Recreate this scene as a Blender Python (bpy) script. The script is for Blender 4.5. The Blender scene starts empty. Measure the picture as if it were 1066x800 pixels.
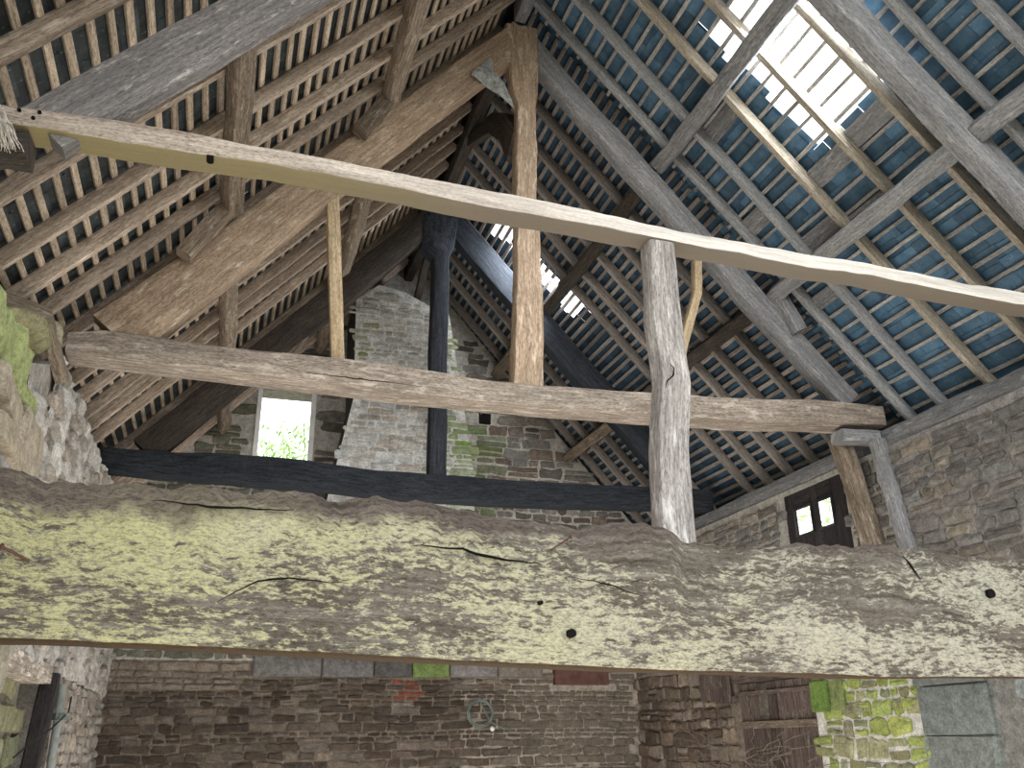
import bpy, bmesh, math, random
from mathutils import Vector, Matrix, noise
C = bpy.context.scene.collection
PI = math.pi
# ------------------------------------------------------------------ materials
def nt(name, rough=.9, spec=.15):
    m = bpy.data.materials.new(name); m.use_nodes = True
    t = m.node_tree; b = t.nodes['Principled BSDF']
    b.inputs['Roughness'].default_value = rough
    b.inputs['Specular IOR Level'].default_value = spec
    return m, t, b
def N(t, kind, **k):
    n = t.nodes.new(kind)
    for a, v in k.items():
        if a in n.inputs: n.inputs[a].default_value = v
        else: setattr(n, a, v)
    return n
def ramp(t, fac, stops, interp='LINEAR'):
    r = t.nodes.new('ShaderNodeValToRGB'); r.color_ramp.interpolation = interp
    e = r.color_ramp.elements
    while len(e) < len(stops): e.new(.5)
    for i, (p, c) in enumerate(stops):
        e[i].position = p; e[i].color = (*c, 1) if len(c) == 3 else c
    t.links.new(fac, r.inputs[0]); return r.outputs[0]
def mix(t, f, a, b, mode='MIX'):
    n = t.nodes.new('ShaderNodeMix'); n.data_type = 'RGBA'; n.blend_type = mode
    for s, v in ((n.inputs[0], f), (n.inputs[6], a), (n.inputs[7], b)):
        if isinstance(v, (int, float)): s.default_value = v
        elif isinstance(v, tuple): s.default_value = (*v, 1)
        else: t.links.new(v, s)
    return n.outputs[2]
def mth(t, op, a, b=0.0, clamp=False):
    n = t.nodes.new('ShaderNodeMath'); n.operation = op; n.use_clamp = clamp
    for s, v in ((n.inputs[0], a), (n.inputs[1], b)):
        if isinstance(v, (int, float)): s.default_value = v
        else: t.links.new(v, s)
    return n.outputs[0]
def noi(t, vec, scale, detail=6, rough=.6):
    n = t.nodes.new('ShaderNodeTexNoise'); n.inputs['Scale'].default_value = scale
    n.inputs['Detail'].default_value = detail; n.inputs['Roughness'].default_value = rough
    if vec is not None: t.links.new(vec, n.inputs['Vector'])
    return n.outputs[0]
def bump(t, b, h, strength, dist=.01):
    n = t.nodes.new('ShaderNodeBump'); n.inputs['Strength'].default_value = strength
    n.inputs['Distance'].default_value = dist
    t.links.new(h, n.inputs['Height']); t.links.new(n.outputs[0], b.inputs['Normal'])
def grainvec(t, su, sv):
    """grain coordinates: u runs along the timber in metres, v round it; a random seed per timber"""
    uv = t.nodes.new('ShaderNodeUVMap'); oi = t.nodes.new('ShaderNodeObjectInfo')
    s = t.nodes.new('ShaderNodeVectorMath'); s.operation = 'MULTIPLY'; s.inputs[1].default_value = (su, sv, 1)
    t.links.new(uv.outputs[0], s.inputs[0])
    c = t.nodes.new('ShaderNodeCombineXYZ'); t.links.new(mth(t, 'MULTIPLY', oi.outputs['Random'], 40), c.inputs[2])
    a = t.nodes.new('ShaderNodeVectorMath'); a.operation = 'ADD'
    t.links.new(s.outputs[0], a.inputs[0]); t.links.new(c.outputs[0], a.inputs[1])
    return a.outputs[0]
def objvec(t):
    return t.nodes.new('ShaderNodeTexCoord').outputs['Object']
def wood(name, dark, light, pale=None, pale_amt=.5, yellow=None, bstr=.6, vary=.25):
    m, t, b = nt(name)
    g = grainvec(t, 2.2, 30); fine = noi(t, g, 2.0, 10, .75)
    blot = noi(t, grainvec(t, .9, 3.5), 1.5, 6, .65)
    col = ramp(t, fine, [(.36, dark), (.62, light)])
    sp = noi(t, grainvec(t, 14, 60), 2.2, 6, .7)
    col = mix(t, 1.0, col, ramp(t, sp, [(.34, (.45, .45, .45)), (.5, (1, 1, 1)), (.68, (1.3, 1.3, 1.3))]), 'MULTIPLY')
    col = mix(t, ramp(t, blot, [(.35, (0, 0, 0)), (.75, (.55, .55, .55))]), col, tuple(c*.55 for c in dark))
    if pale:
        p = noi(t, grainvec(t, 2.2, 9), 2.2, 9, .72)
        k = ramp(t, p, [(.62-.25*pale_amt, (0, 0, 0)), (.72-.2*pale_amt, (1, 1, 1))])
        col = mix(t, k, col, pale)
    oi = t.nodes.new('ShaderNodeObjectInfo')
    v = mth(t, 'ADD', mth(t, 'MULTIPLY', oi.outputs['Random'], vary*2), 1-vary)
    hs = t.nodes.new('ShaderNodeHueSaturation'); t.links.new(v, hs.inputs['Value']); t.links.new(col, hs.inputs['Color'])
    t.links.new(hs.outputs[0], b.inputs['Base Color'])
    bump(t, b, mth(t, 'ADD', fine, mth(t, 'MULTIPLY', blot, .6)), bstr, .012)
    return m
W = {}
W['oak'] = wood('weathered_oak', (.115, .088, .066), (.36, .29, .22), (.47, .41, .34), .25)
W['oak_pale'] = wood('pale_weathered_oak', (.17, .14, .115), (.50, .43, .36), (.72, .67, .60), .45, bstr=.8)
W['oak_grey'] = wood('haze_grey_oak', (.155, .16, .17), (.34, .335, .335), (.42, .41, .40), .2)  # right side haze put into a bluer, greyer wood colour
W['oak_tie'] = wood('tie_oak', (.20, .165, .135), (.52, .44, .37), (.62, .55, .48), .3, bstr=.8)
W['oak_post'] = wood('post_oak', (.20, .18, .165), (.55, .51, .48), (.70, .67, .64), .3, bstr=.8)
W['oak_lgrey'] = wood('light_grey_oak', (.13, .12, .12), (.29, .27, .265), (.5, .47, .43), .25)
W['oak_gold'] = wood('golden_oak', (.24, .175, .12), (.56, .42, .31), (.62, .53, .42), .3)
W['tan'] = wood('tan_softwood', (.36, .26, .15), (.66, .53, .36), vary=.08)
W['rafter_l'] = wood('brown_rafter', (.27, .205, .16), (.62, .51, .41), (.70, .60, .50), .3)
W['rafter_r'] = wood('haze_grey_rafter', (.20, .205, .215), (.43, .425, .42), vary=.15)  # rafters greyed in colour to carry the bluish haze
W['rafter_p'] = wood('skylit_rafter', (.26, .23, .19), (.62, .54, .43), vary=.08)  # backlight from the roof opening put into paler wood
W['batten_l'] = wood('tan_batten', (.34, .26, .19), (.68, .56, .43), vary=.22)
W['batten_r'] = wood('haze_grey_batten', (.24, .235, .23), (.60, .57, .53), vary=.2)  # batten grey includes the painted haze of the right slope
W['batten_d'] = wood('dim_batten', (.16, .145, .135), (.38, .335, .30), vary=.3)
W['dark'] = wood('shadow_dark_oak', (.016, .019, .025), (.055, .062, .074), vary=.1)  # shadow on the farthest truss put into the wood colour
W['darkbrown'] = wood('dark_brown_oak', (.035, .03, .028), (.11, .09, .075), vary=.15)
W['door'] = wood('weathered_boards', (.055, .04, .035), (.22, .17, .15), (.34, .30, .27), .1)
W['board'] = wood('dark_boards', (.02, .018, .02), (.07, .06, .06))

def lichen():
    m, t, b = nt('lichened_oak')
    g = noi(t, grainvec(t, 1.6, 22), 1.6, 9, .7)
    base = ramp(t, g, [(.33, (.12, .10, .08)), (.5, (.25, .22, .18)), (.68, (.43, .39, .34))])
    ob = objvec(t); sx = t.nodes.new('ShaderNodeSeparateXYZ'); t.links.new(ob, sx.inputs[0])
    # object x runs 0..6.5 along the beam, z is the height above its underside
    p1 = noi(t, grainvec(t, 7.0, 21), 2.6, 12, .78)
    p2 = noi(t, grainvec(t, .8, 2.6), 1.3, 6, .65)
    low = mth(t, 'SUBTRACT', .46, mth(t, 'MULTIPLY', sx.outputs[2], 1.15))         # more lichen low down
    left = mth(t, 'SUBTRACT', .40, mth(t, 'MULTIPLY', sx.outputs[0], .16))
    s = mth(t, 'ADD', mth(t, 'MULTIPLY', p1, .88), mth(t, 'MULTIPLY', p2, .75))
    s = mth(t, 'ADD', s, mth(t, 'MULTIPLY', mth(t, 'ADD', low, left), .09))
    msk = ramp(t, s, [(.815, (0, 0, 0)), (.845, (.85, .85, .85)), (.91, (1, 1, 1))])
    yel = ramp(t, mth(t, 'ADD', mth(t, 'MULTIPLY', sx.outputs[0], .19), mth(t, 'MULTIPLY', noi(t, ob, 3, 4), .5)),
               [(.25, (.80, .78, .38)), (.6, (.80, .76, .50)), (1, (.76, .72, .58))])
    col = mix(t, msk, base, yel)
    wh = ramp(t, noi(t, grainvec(t, 5, 18), 2.5, 9, .7), [(.60, (0, 0, 0)), (.66, (1, 1, 1))])
    col = mix(t, mth(t, 'MULTIPLY', wh, .7), col, (.72, .70, .60))
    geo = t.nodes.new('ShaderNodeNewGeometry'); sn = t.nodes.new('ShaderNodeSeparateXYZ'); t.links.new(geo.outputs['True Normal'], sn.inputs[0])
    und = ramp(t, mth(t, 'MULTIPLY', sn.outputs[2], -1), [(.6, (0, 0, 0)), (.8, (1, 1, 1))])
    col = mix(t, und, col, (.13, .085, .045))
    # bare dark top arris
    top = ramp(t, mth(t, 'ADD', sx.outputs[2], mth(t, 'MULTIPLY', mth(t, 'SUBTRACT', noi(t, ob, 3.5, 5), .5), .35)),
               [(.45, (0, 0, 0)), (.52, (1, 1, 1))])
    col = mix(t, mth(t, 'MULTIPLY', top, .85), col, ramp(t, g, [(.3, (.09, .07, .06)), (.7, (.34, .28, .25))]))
    t.links.new(col, b.inputs['Base Color'])
    gr = noi(t, grainvec(t, 26, 60), 2.2, 6, .75)
    col2 = mix(t, 1.0, col, ramp(t, gr, [(.36, (.5, .48, .46)), (.5, (1, 1, 1)), (.66, (1.25, 1.25, 1.2))]), 'MULTIPLY')
    t.links.new(col2, b.inputs['Base Color'])
    h = mth(t, 'ADD', mth(t, 'ADD', mth(t, 'MULTIPLY', g, 1.0), mth(t, 'MULTIPLY', s, 1.6)), mth(t, 'MULTIPLY', gr, .5))
    bump(t, b, h, 1.0, .03); return m
W['lichen'] = lichen()
def mossy_tie():
    """front tie: bleached front face with sky glare painted whiter towards the right, yellow-green algae on the underside at its left part"""
    m, t, b = nt('bleached_oak')
    g = noi(t, grainvec(t, 1.5, 24), 1.6, 9, .66)
    sp = noi(t, grainvec(t, 20, 45), 2.2, 8, .75)
    base = mix(t, 1.0, ramp(t, g, [(.34, (.27, .22, .18)), (.66, (.60, .52, .45))]), ramp(t, sp, [(.36, (.5, .48, .45)), (.5, (1, 1, 1)), (.68, (1.25, 1.25, 1.25))]), 'MULTIPLY')
    ob = objvec(t); sx = t.nodes.new('ShaderNodeSeparateXYZ'); t.links.new(ob, sx.inputs[0])
    r = ramp(t, mth(t, 'MULTIPLY', sx.outputs[0], .2), [(.25, (0, 0, 0)), (.75, (1, 1, 1))])
    base = mix(t, mth(t, 'MULTIPLY', r, .7), base, ramp(t, g, [(.3, (.62, .58, .53)), (.7, (.95, .92, .87))]))  # sky glare on the right part painted as whiter wood
    geo = t.nodes.new('ShaderNodeNewGeometry'); sn = t.nodes.new('ShaderNodeSeparateXYZ'); t.links.new(geo.outputs['Normal'], sn.inputs[0])
    dn = ramp(t, mth(t, 'MULTIPLY', sn.outputs[2], -1), [(.35, (0, 0, 0)), (.6, (1, 1, 1))])
    und = ramp(t, mth(t, 'MULTIPLY', sx.outputs[0], .2), [(.0, (.46, .38, .16)), (.3, (.40, .34, .17)), (.5, (.27, .22, .17))])
    col = mix(t, mth(t, 'MULTIPLY', dn, .9), base, mix(t, mth(t, 'MULTIPLY', g, .8), und, (.12, .1, .07)))
    t.links.new(col, b.inputs['Base Color']); bump(t, b, g, .8, .015); return m
W['bleached'] = mossy_tie()

def vcol(name, nscale=14, amt=.55, bstr=.7, rough=.95):
    """stone: colour of each stone from its attribute, mottled"""
    m, t, b = nt(name, rough)
    a = t.nodes.new('ShaderNodeVertexColor'); a.layer_name = 'Col'
    ob = objvec(t); n1 = noi(t, ob, nscale, 9, .7); n2 = noi(t, ob, nscale*4, 5, .7)
    k = ramp(t, n1, [(.28, (1-amt, 1-amt, 1-amt)), (.72, (1+amt*.5,)*3)])
    col = mix(t, 1.0, a.outputs[0], k, 'MULTIPLY')
    col = mix(t, 1.0, col, ramp(t, n2, [(.3, (.75, .75, .75)), (.7, (1.15, 1.15, 1.15))]), 'MULTIPLY')
    t.links.new(col, b.inputs['Base Color'])
    bump(t, b, mth(t, 'ADD', n1, mth(t, 'MULTIPLY', n2, .4)), bstr, .02); return m
STONE = vcol('rubble_stone')
def plain(name, col, rough=.8, ns=8, amt=.4, emit=None, metal=0):
    m, t, b = nt(name, rough); ob = objvec(t); n1 = noi(t, ob, ns, 7, .65)
    c = ramp(t, n1, [(.3, tuple(x*(1-amt) for x in col)), (.7, tuple(min(1, x*(1+amt*.5)) for x in col))])
    t.links.new(c, b.inputs['Base Color']); bump(t, b, n1, .3, .01)
    b.inputs['Metallic'].default_value = metal
    return m
def slate(name, col, col2, red=False):
    m, t, b = nt(name, .7, .3); 
    a = t.nodes.new('ShaderNodeVertexColor'); a.layer_name = 'Col'
    ob = objvec(t); n1 = noi(t, ob, 9, 8, .7)
    c = ramp(t, n1, [(.35, col), (.7, col2)])
    wv = noi(t, ob, 45, 3, .5)
    c = mix(t, ramp(t, wv, [(.66, (0, 0, 0)), (.72, (.35, .35, .35))]), c, (.4, .42, .42))
    c = mix(t, 1.0, c, a.outputs[0], 'MULTIPLY')
    t.links.new(c, b.inputs['Base Color']); bump(t, b, n1, .4, .008); return m
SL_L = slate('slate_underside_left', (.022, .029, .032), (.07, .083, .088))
SL_R = slate('hazed_slate_right', (.05, .115, .185), (.11, .20, .29))  # blue haze over the right slope put into the slate colour
M_IRON = plain('rusty_iron', (.12, .062, .05), .85)
M_PIPE = plain('grey_pipe', (.42, .45, .42), .5)
M_CABLE = plain('black_cable', (.02, .02, .02), .6)
M_COIL = plain('grey_green_cable', (.16, .19, .17), .6)
M_WHITE = plain('white_paint', (.8, .8, .78), .7, amt=.15)
M_DARK = plain('dark_hollow', (.008, .007, .006), 1)
M_EARTH = plain('earth', (.40, .35, .28), 1)
M_GRASS = plain('grass', (.26, .26, .20), 1)
M_WEB = plain('dusty_web', (.36, .37, .36), 1, 30, .6)
M_FIBRE = plain('pale_fibre', (.62, .57, .50), 1, 40, .5)
M_TWIG = plain('dry_twig', (.24, .19, .15), 1)
M_PALE = plain('pale_tile', (.75, .74, .6), .8)
def leafmat():
    m, t, b = nt('leaf', .6); n1 = noi(t, objvec(t), 6, 3)
    t.links.new(ramp(t, n1, [(.3, (.25, .45, .10)), (.7, (.55, .75, .30))]), b.inputs['Base Color']); return m
M_LEAF = leafmat()

# ------------------------------------------------------------------ object helpers
def setp(o, label=None, cat=None, group=None, kind=None):
    for k, v in (('label', label), ('category', cat), ('group', group), ('kind', kind)):
        if v: o[k] = v
    return o
def link(name, me, mat, parent=None, loc=None):
    o = bpy.data.objects.new(name, me); C.objects.link(o)
    if mat and not me.materials: me.materials.append(mat)
    if loc: o.location = loc
    if parent: o.parent = parent
    return o
def from_bm(name, bm, mat, parent=None, loc=(0, 0, 0), smooth=False):
    me = bpy.data.meshes.new(name)
    bmesh.ops.recalc_face_normals(bm, faces=bm.faces[:])
    bm.to_mesh(me); bm.free()
    if smooth:
        for p in me.polygons: p.use_smooth = True
    if not loc == (0, 0, 0): me.transform(Matrix.Translation(-Vector(loc)))
    return link(name, me, mat, parent, loc if not loc == (0, 0, 0) else None)
def section(hw, hh, c):
    """rounded rectangle, 12 points, centred, half width hw (a), half height hh (b)"""
    p = []
    for sx, sy in ((1, 1), (-1, 1), (-1, -1), (1, -1)):
        a, b = (sx*hw, sy*(hh-c)), (sx*(hw-c), sy*hh)
        q = [a, (sx*(hw-c*.3), sy*(hh-c*.3)), b]
        if sx*sy < 0: q.reverse()
        p += q
    return p
def timber(name, pts, w, h, a_axis, mat, amp=.006, freq=5, c=None, dx=.12, parent=None, offs=None, seed=0, smooth=True, sawn=None):
    """a beam along pts; w = size along a_axis, h = size across; w,h number or per-point list. offs: list of (da, db) shifts"""
    P = [Vector(p) for p in pts]; n = len(P)
    ws = w if isinstance(w, (list, tuple)) else [w]*n; hs = h if isinstance(h, (list, tuple)) else [h]*n
    L = [0]
    for i in range(1, n): L.append(L[-1]+(P[i]-P[i-1]).length)
    st = []
    for i in range(n-1):
        k = max(1, int(round((L[i+1]-L[i])/dx)))
        for j in range(k): st.append((i, j/k))
    st.append((n-2, 1.0))
    a0 = Vector(a_axis).normalized(); bm = bmesh.new(); uvl = bm.loops.layers.uv.new('UVMap')
    rings = []; us = []; rnd = random.Random(hash(name) % 99 + seed) if False else random.Random(seed+7)
    sd = Vector((seed*3.17, seed*1.3, seed*.7))
    for (i, f) in st:
        p = P[i].lerp(P[i+1], f); ww = ws[i]*(1-f)+ws[i+1]*f; hh = hs[i]*(1-f)+hs[i+1]*f
        t = (P[i+1]-P[i]).normalized()
        if f == 0 and i > 0: t = ((P[i+1]-P[i]).normalized()+(P[i]-P[i-1]).normalized()).normalized()
        if sawn is not None: t = Vector((1, 0, 0))
        bvec = t.cross(a0).normalized(); av = bvec.cross(t).normalized()
        cc = c if c is not None else min(ww, hh)*.14
        ring = []
        for (x, y) in section(ww/2, hh/2, cc):
            q = p+av*x+bvec*y
            if amp:
                q2 = q*freq+sd; d = noise.noise_vector(Vector((q2.x, q2.y, q2.z)))
                d2 = noise.noise_vector(q*freq*.3+sd)
                k_ = 1.0
                if sawn is not None: k_ = sawn if q.z < p.z-hh*.35 else 1
                q = q+(av*d.x+bvec*d.y)*amp*1.6*k_+(av*d2.x+bvec*d2.y)*amp*2*(k_*.4 if sawn is not None and sawn < 1 else k_)
                if sawn is not None and sawn < 1 and q.z < p.z and q.y > p.y: q.z += .036
                if sawn is not None and sawn < 1 and q.z > p.z+hh*.3:
                    q.z += .010*noise.noise(q*26+sd)+.008*noise.noise(q*60)
            ring.append(bm.verts.new(q))
        rings.append(ring); us.append(L[i]*(1-f)+L[i+1]*f)
    m = len(rings[0]); per = [0]
    for k in range(m): per.append(per[-1]+(rings[0][(k+1) % m].co-rings[0][k].co).length)
    for r in range(len(rings)-1):
        for k in range(m):
            f = bm.faces.new((rings[r][k], rings[r][(k+1) % m], rings[r+1][(k+1) % m], rings[r+1][k]))
            for l, uv in zip(f.loops, ((us[r], per[k]), (us[r], per[k+1]), (us[r+1], per[k+1]), (us[r+1], per[k]))): l[uvl].uv = uv
    for r, u in ((0, us[0]), (-1, us[-1])):
        f = bm.faces.new(rings[r]); ctr = f.calc_center_median()
        for l in f.loops:
            d = l.vert.co-ctr; l[uvl].uv = (u+d.x*.3, d.z*.5+d.y*.5)
    o = from_bm(name, bm, mat, parent, tuple(P[0]))
    if smooth:
        me = o.data
        for p_ in me.polygons: p_.use_smooth = len(p_.vertices) == 4
        try: me.set_sharp_from_angle(angle=math.radians(38))
        except Exception: pass
    return o
def tube(bm, pts, r, seg=6, r2=None):
    P = [Vector(p) for p in pts]; n = len(P); rings = []
    for i, p in enumerate(P):
        t = (P[min(i+1, n-1)]-P[max(i-1, 0)]).normalized()
        a = t.cross(Vector((.3, .2, 1))).normalized(); b = t.cross(a)
        rr = r+(r2-r)*i/(n-1) if r2 is not None else r
        rings.append([bm.verts.new(p+(a*math.cos(2*PI*k/seg)+b*math.sin(2*PI*k/seg))*rr) for k in range(seg)])
    for i in range(n-1):
        for k in range(seg): bm.faces.new((rings[i][k], rings[i][(k+1) % seg], rings[i+1][(k+1) % seg], rings[i+1][k]))
    bm.faces.new(rings[0]); bm.faces.new(rings[-1][::-1])
def bbox(bm, lo, hi):
    v = [bm.verts.new((x, y, z)) for x in (lo[0], hi[0]) for y in (lo[1], hi[1]) for z in (lo[2], hi[2])]
    for f in ((0, 1, 3, 2), (4, 6, 7, 5), (0, 4, 5, 1), (2, 3, 7, 6), (0, 2, 6, 4), (1, 5, 7, 3)): bm.faces.new([v[i] for i in f])
def front_beam(name, st, yf, depth, mat, amp, freq, label, cat, c=.03, xl=None, xr=None, seed=0, dx=.05, sawn=1.0):
    """horizontal tie in a truss plane: st = (x, top, bottom of the front arris)"""
    if xl is not None: st = [(xl, st[0][1], st[0][2])]+st
    if xr is not None: st = st+[(xr, st[-1][1], st[-1][2])]
    pts = [(x, yf+depth/2, (a+b)/2) for x, a, b in st]; hs = [a-b for x, a, b in st]
    o = timber(name, pts, [depth]*len(st), hs, (0, 1, 0), mat, amp, freq, c=c, dx=dx, seed=seed, sawn=sawn)
    return setp(o, label, cat)

# ------------------------------------------------------------------ roof geometry
CX, ZA, K = 2.1, 8.0, 1.121
def zr(x): return ZA-K*abs(x-CX)           # underside of the common rafters
CA, SA = 1/math.hypot(1, K), K/math.hypot(1, K)
def onroof(side, s, up=0.0):
    """s = slope distance down from ridge line, up = distance above rafter underside; returns x,z"""
    sg = -1 if side == 'L' else 1
    return CX+sg*(s*CA+up*SA), ZA-s*SA+up*CA
YG = 11.2; XL, XR = -1.16, 5.3
SMAX = 5.5
Y0 = 1.2

# ---- big moss and lichen covered front beam
BIG = [(-0.73, 2.433, 1.91), (-0.66, 2.426, 1.91), (-0.58, 2.396, 1.91), (-0.41, 2.407, 1.905), (-0.26, 2.401, 1.90), (-0.14, 2.412, 1.896), (0.05, 2.405, 1.888), (0.18, 2.416, 1.884), (0.34, 2.399, 1.878), (0.59, 2.415, 1.867), (0.76, 2.397, 1.859), (0.95, 2.364, 1.852), (1.1, 2.365, 1.847), (1.26, 2.344, 1.842), (1.42, 2.367, 1.836), (1.54, 2.374, 1.831), (1.64, 2.364, 1.828), (1.7, 2.321, 1.827), (1.83, 2.3, 1.825), (1.96, 2.303, 1.823), (2.19, 2.321, 1.821), (2.37, 2.338, 1.815), (2.59, 2.34, 1.807), (2.81, 2.333, 1.811), (2.99, 2.32, 1.812), (3.12, 2.322, 1.812), (3.25, 2.31, 1.812)]
BIG = [(a, b, c-.008) for a, b, c in BIG]
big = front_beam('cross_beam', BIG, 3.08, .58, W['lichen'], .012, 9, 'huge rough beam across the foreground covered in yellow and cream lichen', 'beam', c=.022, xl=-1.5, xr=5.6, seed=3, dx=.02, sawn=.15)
def setz0(o, z):
    d = Vector((0, 0, z-o.location.z)); o.data.transform(Matrix.Translation(-d)); o.location.z = z
setz0(big, 1.82)
def at_front(x, z): return Vector((x, 3.075, z))
# cracks, holes and nails of the big beam
def wpt(o, v): return Vector(v)-o.location
def crack(o, pts, r, name='crack', mat=M_DARK):
    bm = bmesh.new(); P = []
    for i in range(len(pts)-1):
        for k in range(6):
            f = k/6; p = Vector(pts[i]).lerp(Vector(pts[i+1]), f)
            P.append(p+Vector((0, 0, noise.noise(p*17)*.008)))
    P.append(Vector(pts[-1]))
    n = len(P); P = [wpt(o, p) for p in P]
    half = P[:n//2+1], P[n//2:]
    tube(bm, half[0], r*.25, 5, r); tube(bm, half[1], r, 5, r*.25)
    c = from_bm(name, bm, mat, o); return c
crack(big, [(.62, 3.065, 2.245), (.80, 3.065, 2.232), (.95, 3.062, 2.205), (1.10, 3.062, 2.19)], .006)
crack(big, [(-.02, 3.062, 2.03), (.10, 3.062, 2.095), (.20, 3.062, 2.11), (.40, 3.062, 2.10)], .004)
crack(big, [(-.25, 3.06, 2.35), (-.05, 3.065, 2.335), (.2, 3.068, 2.345)], .005)
crack(big, [(2.72, 3.07, 2.31), (2.76, 3.068, 2.25), (2.80, 3.07, 2.20)], .005)
crack(big, [(1.2, 3.068, 2.15), (1.36, 3.066, 2.13), (1.5, 3.068, 2.09)], .003)
def disc_hole(o, x, z, r, y=3.058):
    bm = bmesh.new(); c = wpt(o, (x, y, z)); k = 12
    ring = [bm.verts.new(c+Vector((math.cos(2*PI*i/k)*r*(1+.15*math.sin(3*i)), 0, math.sin(2*PI*i/k)*r))) for i in range(k)]
    r2 = [bm.verts.new(v.co+Vector((0, .05, 0))) for v in ring]
    bm.faces.new(ring); bm.faces.new(r2[::-1])
    for i in range(k): bm.faces.new((ring[i], ring[(i+1) % k], r2[(i+1) % k], r2[i]))
    return from_bm('knot_hole', bm, M_DARK, o)
disc_hole(big, 3.15, 2.15, .02); disc_hole(big, 1.205, 1.95, .016); disc_hole(big, 1.09, 2.055, .008)
def nail(o, a, b, r):
    bm = bmesh.new(); tube(bm, [wpt(o, a), wpt(o, b)], r, 6); 
    h = Vector(a); tube(bm, [wpt(o, h), wpt(o, h+(Vector(a)-Vector(b)).normalized()*.006)], r*2.2, 8)
    return from_bm('nail', bm, M_IRON, o)
nail(big, (-.66, 3.03, 2.17), (-.59, 3.085, 2.14), .005)
nail(big, (1.20, 3.03, 2.29), (1.14, 3.085, 2.25), .003)

# ---- T0 truss (nearest, over the big beam)
T0TIE = [(-1.14, 4.197, 4.095), (-0.91, 4.208, 4.10), (-0.64, 4.217, 4.10), (-0.35, 4.217, 4.103), (-0.09, 4.197, 4.105), (0.28, 4.21, 4.115), (0.68, 4.19, 4.10), (1.03, 4.178, 4.075), (1.33, 4.167, 4.07), (1.76, 4.151, 4.065), (2.1, 4.127, 4.05), (2.44, 4.114, 4.035), (2.93, 4.116, 4.025), (3.32, 4.115, 4.03), (3.72, 4.101, 4.01), (4.07, 4.082, 4.0), (4.29, 4.095, 4.0)]
t0 = front_beam('tie_beam', T0TIE, 3.62, .15, W['bleached'], .004, 8, 'long bleached tie beam crossing the upper picture nearest to us, yellow-green underneath at left', 'beam', c=.012, xl=-1.35, xr=5.5, seed=5)
for x, z in ((-1.06, 4.18), (-.98, 4.185), (-1.0, 4.15)): disc_hole(t0, x, z, .008, 3.612)
bm = bmesh.new()
from mathutils import Matrix as _M
disc_hole(t0, -.26, 4.108, .016, 3.615)
p = timber('post', [(1.985, 3.70, 2.30), (2.0, 3.70, 2.9), (2.05, 3.70, 3.25), (2.03, 3.70, 3.6), (2.03, 3.70, 4.05)], [.13]*5, [.175, .17, .165, .165, .15], (0, 1, 0), W['oak_post'], .004, 5, dx=.06, seed=11)
setp(p, 'pale cracked upright post standing on the huge lichened foreground beam', 'post')
crack(p, [(2.01, 3.628, 3.33), (2.03, 3.625, 3.31), (2.025, 3.625, 3.27), (1.985, 3.625, 3.235), (1.975, 3.63, 3.2)], .004)
def principal(name, side, y, s0, s1, top, depth, th, mat, label, seed, bow=0):
    """principal rafter in a truss plane, top = distance below rafter underside"""
    sg = -1 if side == 'L' else 1; pts = []
    for k in range(7):
        f = k/6; s = s0+(s1-s0)*f; dk = depth[k] if isinstance(depth, list) else depth; x, z = onroof(side, s, -(top+dk/2)-bow*math.sin(PI*f)); pts.append((x, y, z))
    o = timber(name, pts, [th]*7, depth if isinstance(depth, list) else [depth]*7, (0, 1, 0), mat, .006, 3, dx=.1, c=.015, seed=seed)
    return setp(o, label, 'beam')
principal('principal_rafter', 'L', 3.70, .25, 4.93, .15, .27, .10, W['oak_lgrey'], 'wide dark grey sloping rafter at upper left, its rough lower arris pale', 21)
principal('principal_rafter', 'R', 3.70, .25, 5.05, -.01, .22, .14, W['oak_grey'], 'broad grey sloping rafter at the far upper right beside the large roof opening', 22)
# ---- T1 truss (middle)
T1TIE = [(-1.17, 4.187, 4.05), (-0.95, 4.229, 4.04), (-0.64, 4.217, 4.03), (-0.2, 4.199, 4.02), (0.27, 4.202, 4.005), (0.68, 4.205, 4.0), (1.1, 4.192, 3.985), (1.7, 4.164, 3.98), (2.16, 4.151, 3.985), (2.81, 4.17, 3.99), (3.33, 4.198, 4.0), (3.86, 4.218, 4.02), (4.62, 4.277, 4.065), (5.01, 4.29, 4.085), (5.42, 4.293, 4.11)]
t1 = front_beam('tie_beam', T1TIE, 6.0, .28, W['oak_tie'], .006, 3, 'thick pale brown tie beam crossing the middle of the picture, below the king post', 'beam', c=.014, seed=8)
crack(t1, [(.4, 5.995, 4.06), (.8, 5.995, 4.05), (1.2, 5.995, 4.04)], .004)
principal('principal_rafter', 'L', 6.1, .2, 4.82, .09, [.30, .30, .30, .31, .33, .37, .42], .15, W['oak_gold'], 'massive brown sloping rafter rising from the left end of the middle tie beam', 23, .02)
principal('principal_rafter', 'R', 6.1, .2, 4.75, .10, .22, .15, W['oak_grey'], 'long grey brown sloping rafter descending to the right end of the middle tie beam', 24, .02)
kp = timber('king_post', [(2.095, 6.1, 4.15), (2.12, 6.1, 5.0), (2.13, 6.1, 6.0), (2.15, 6.1, 6.85), (2.14, 6.1, 7.0), (2.11, 6.1, 7.75)], [.16]*6, [.25, .22, .19, .17, .24, .30], (0, 1, 0), W['oak_gold'], .007, 5, dx=.1, seed=13)
setp(kp, 'tall brown king post standing on the middle tie beam below the ridge', 'post')
o = timber('strut', [(.625, 6.1, 4.19), (.56, 6.1, 5.0), (.50, 6.1, 5.72)], [.09]*3, [.10]*3, (0, 1, 0), W['tan'], .003, 5, dx=.15, seed=14)
setp(o, 'slim light tan strut standing on the middle tie beam left of the king post', 'strut')
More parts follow.
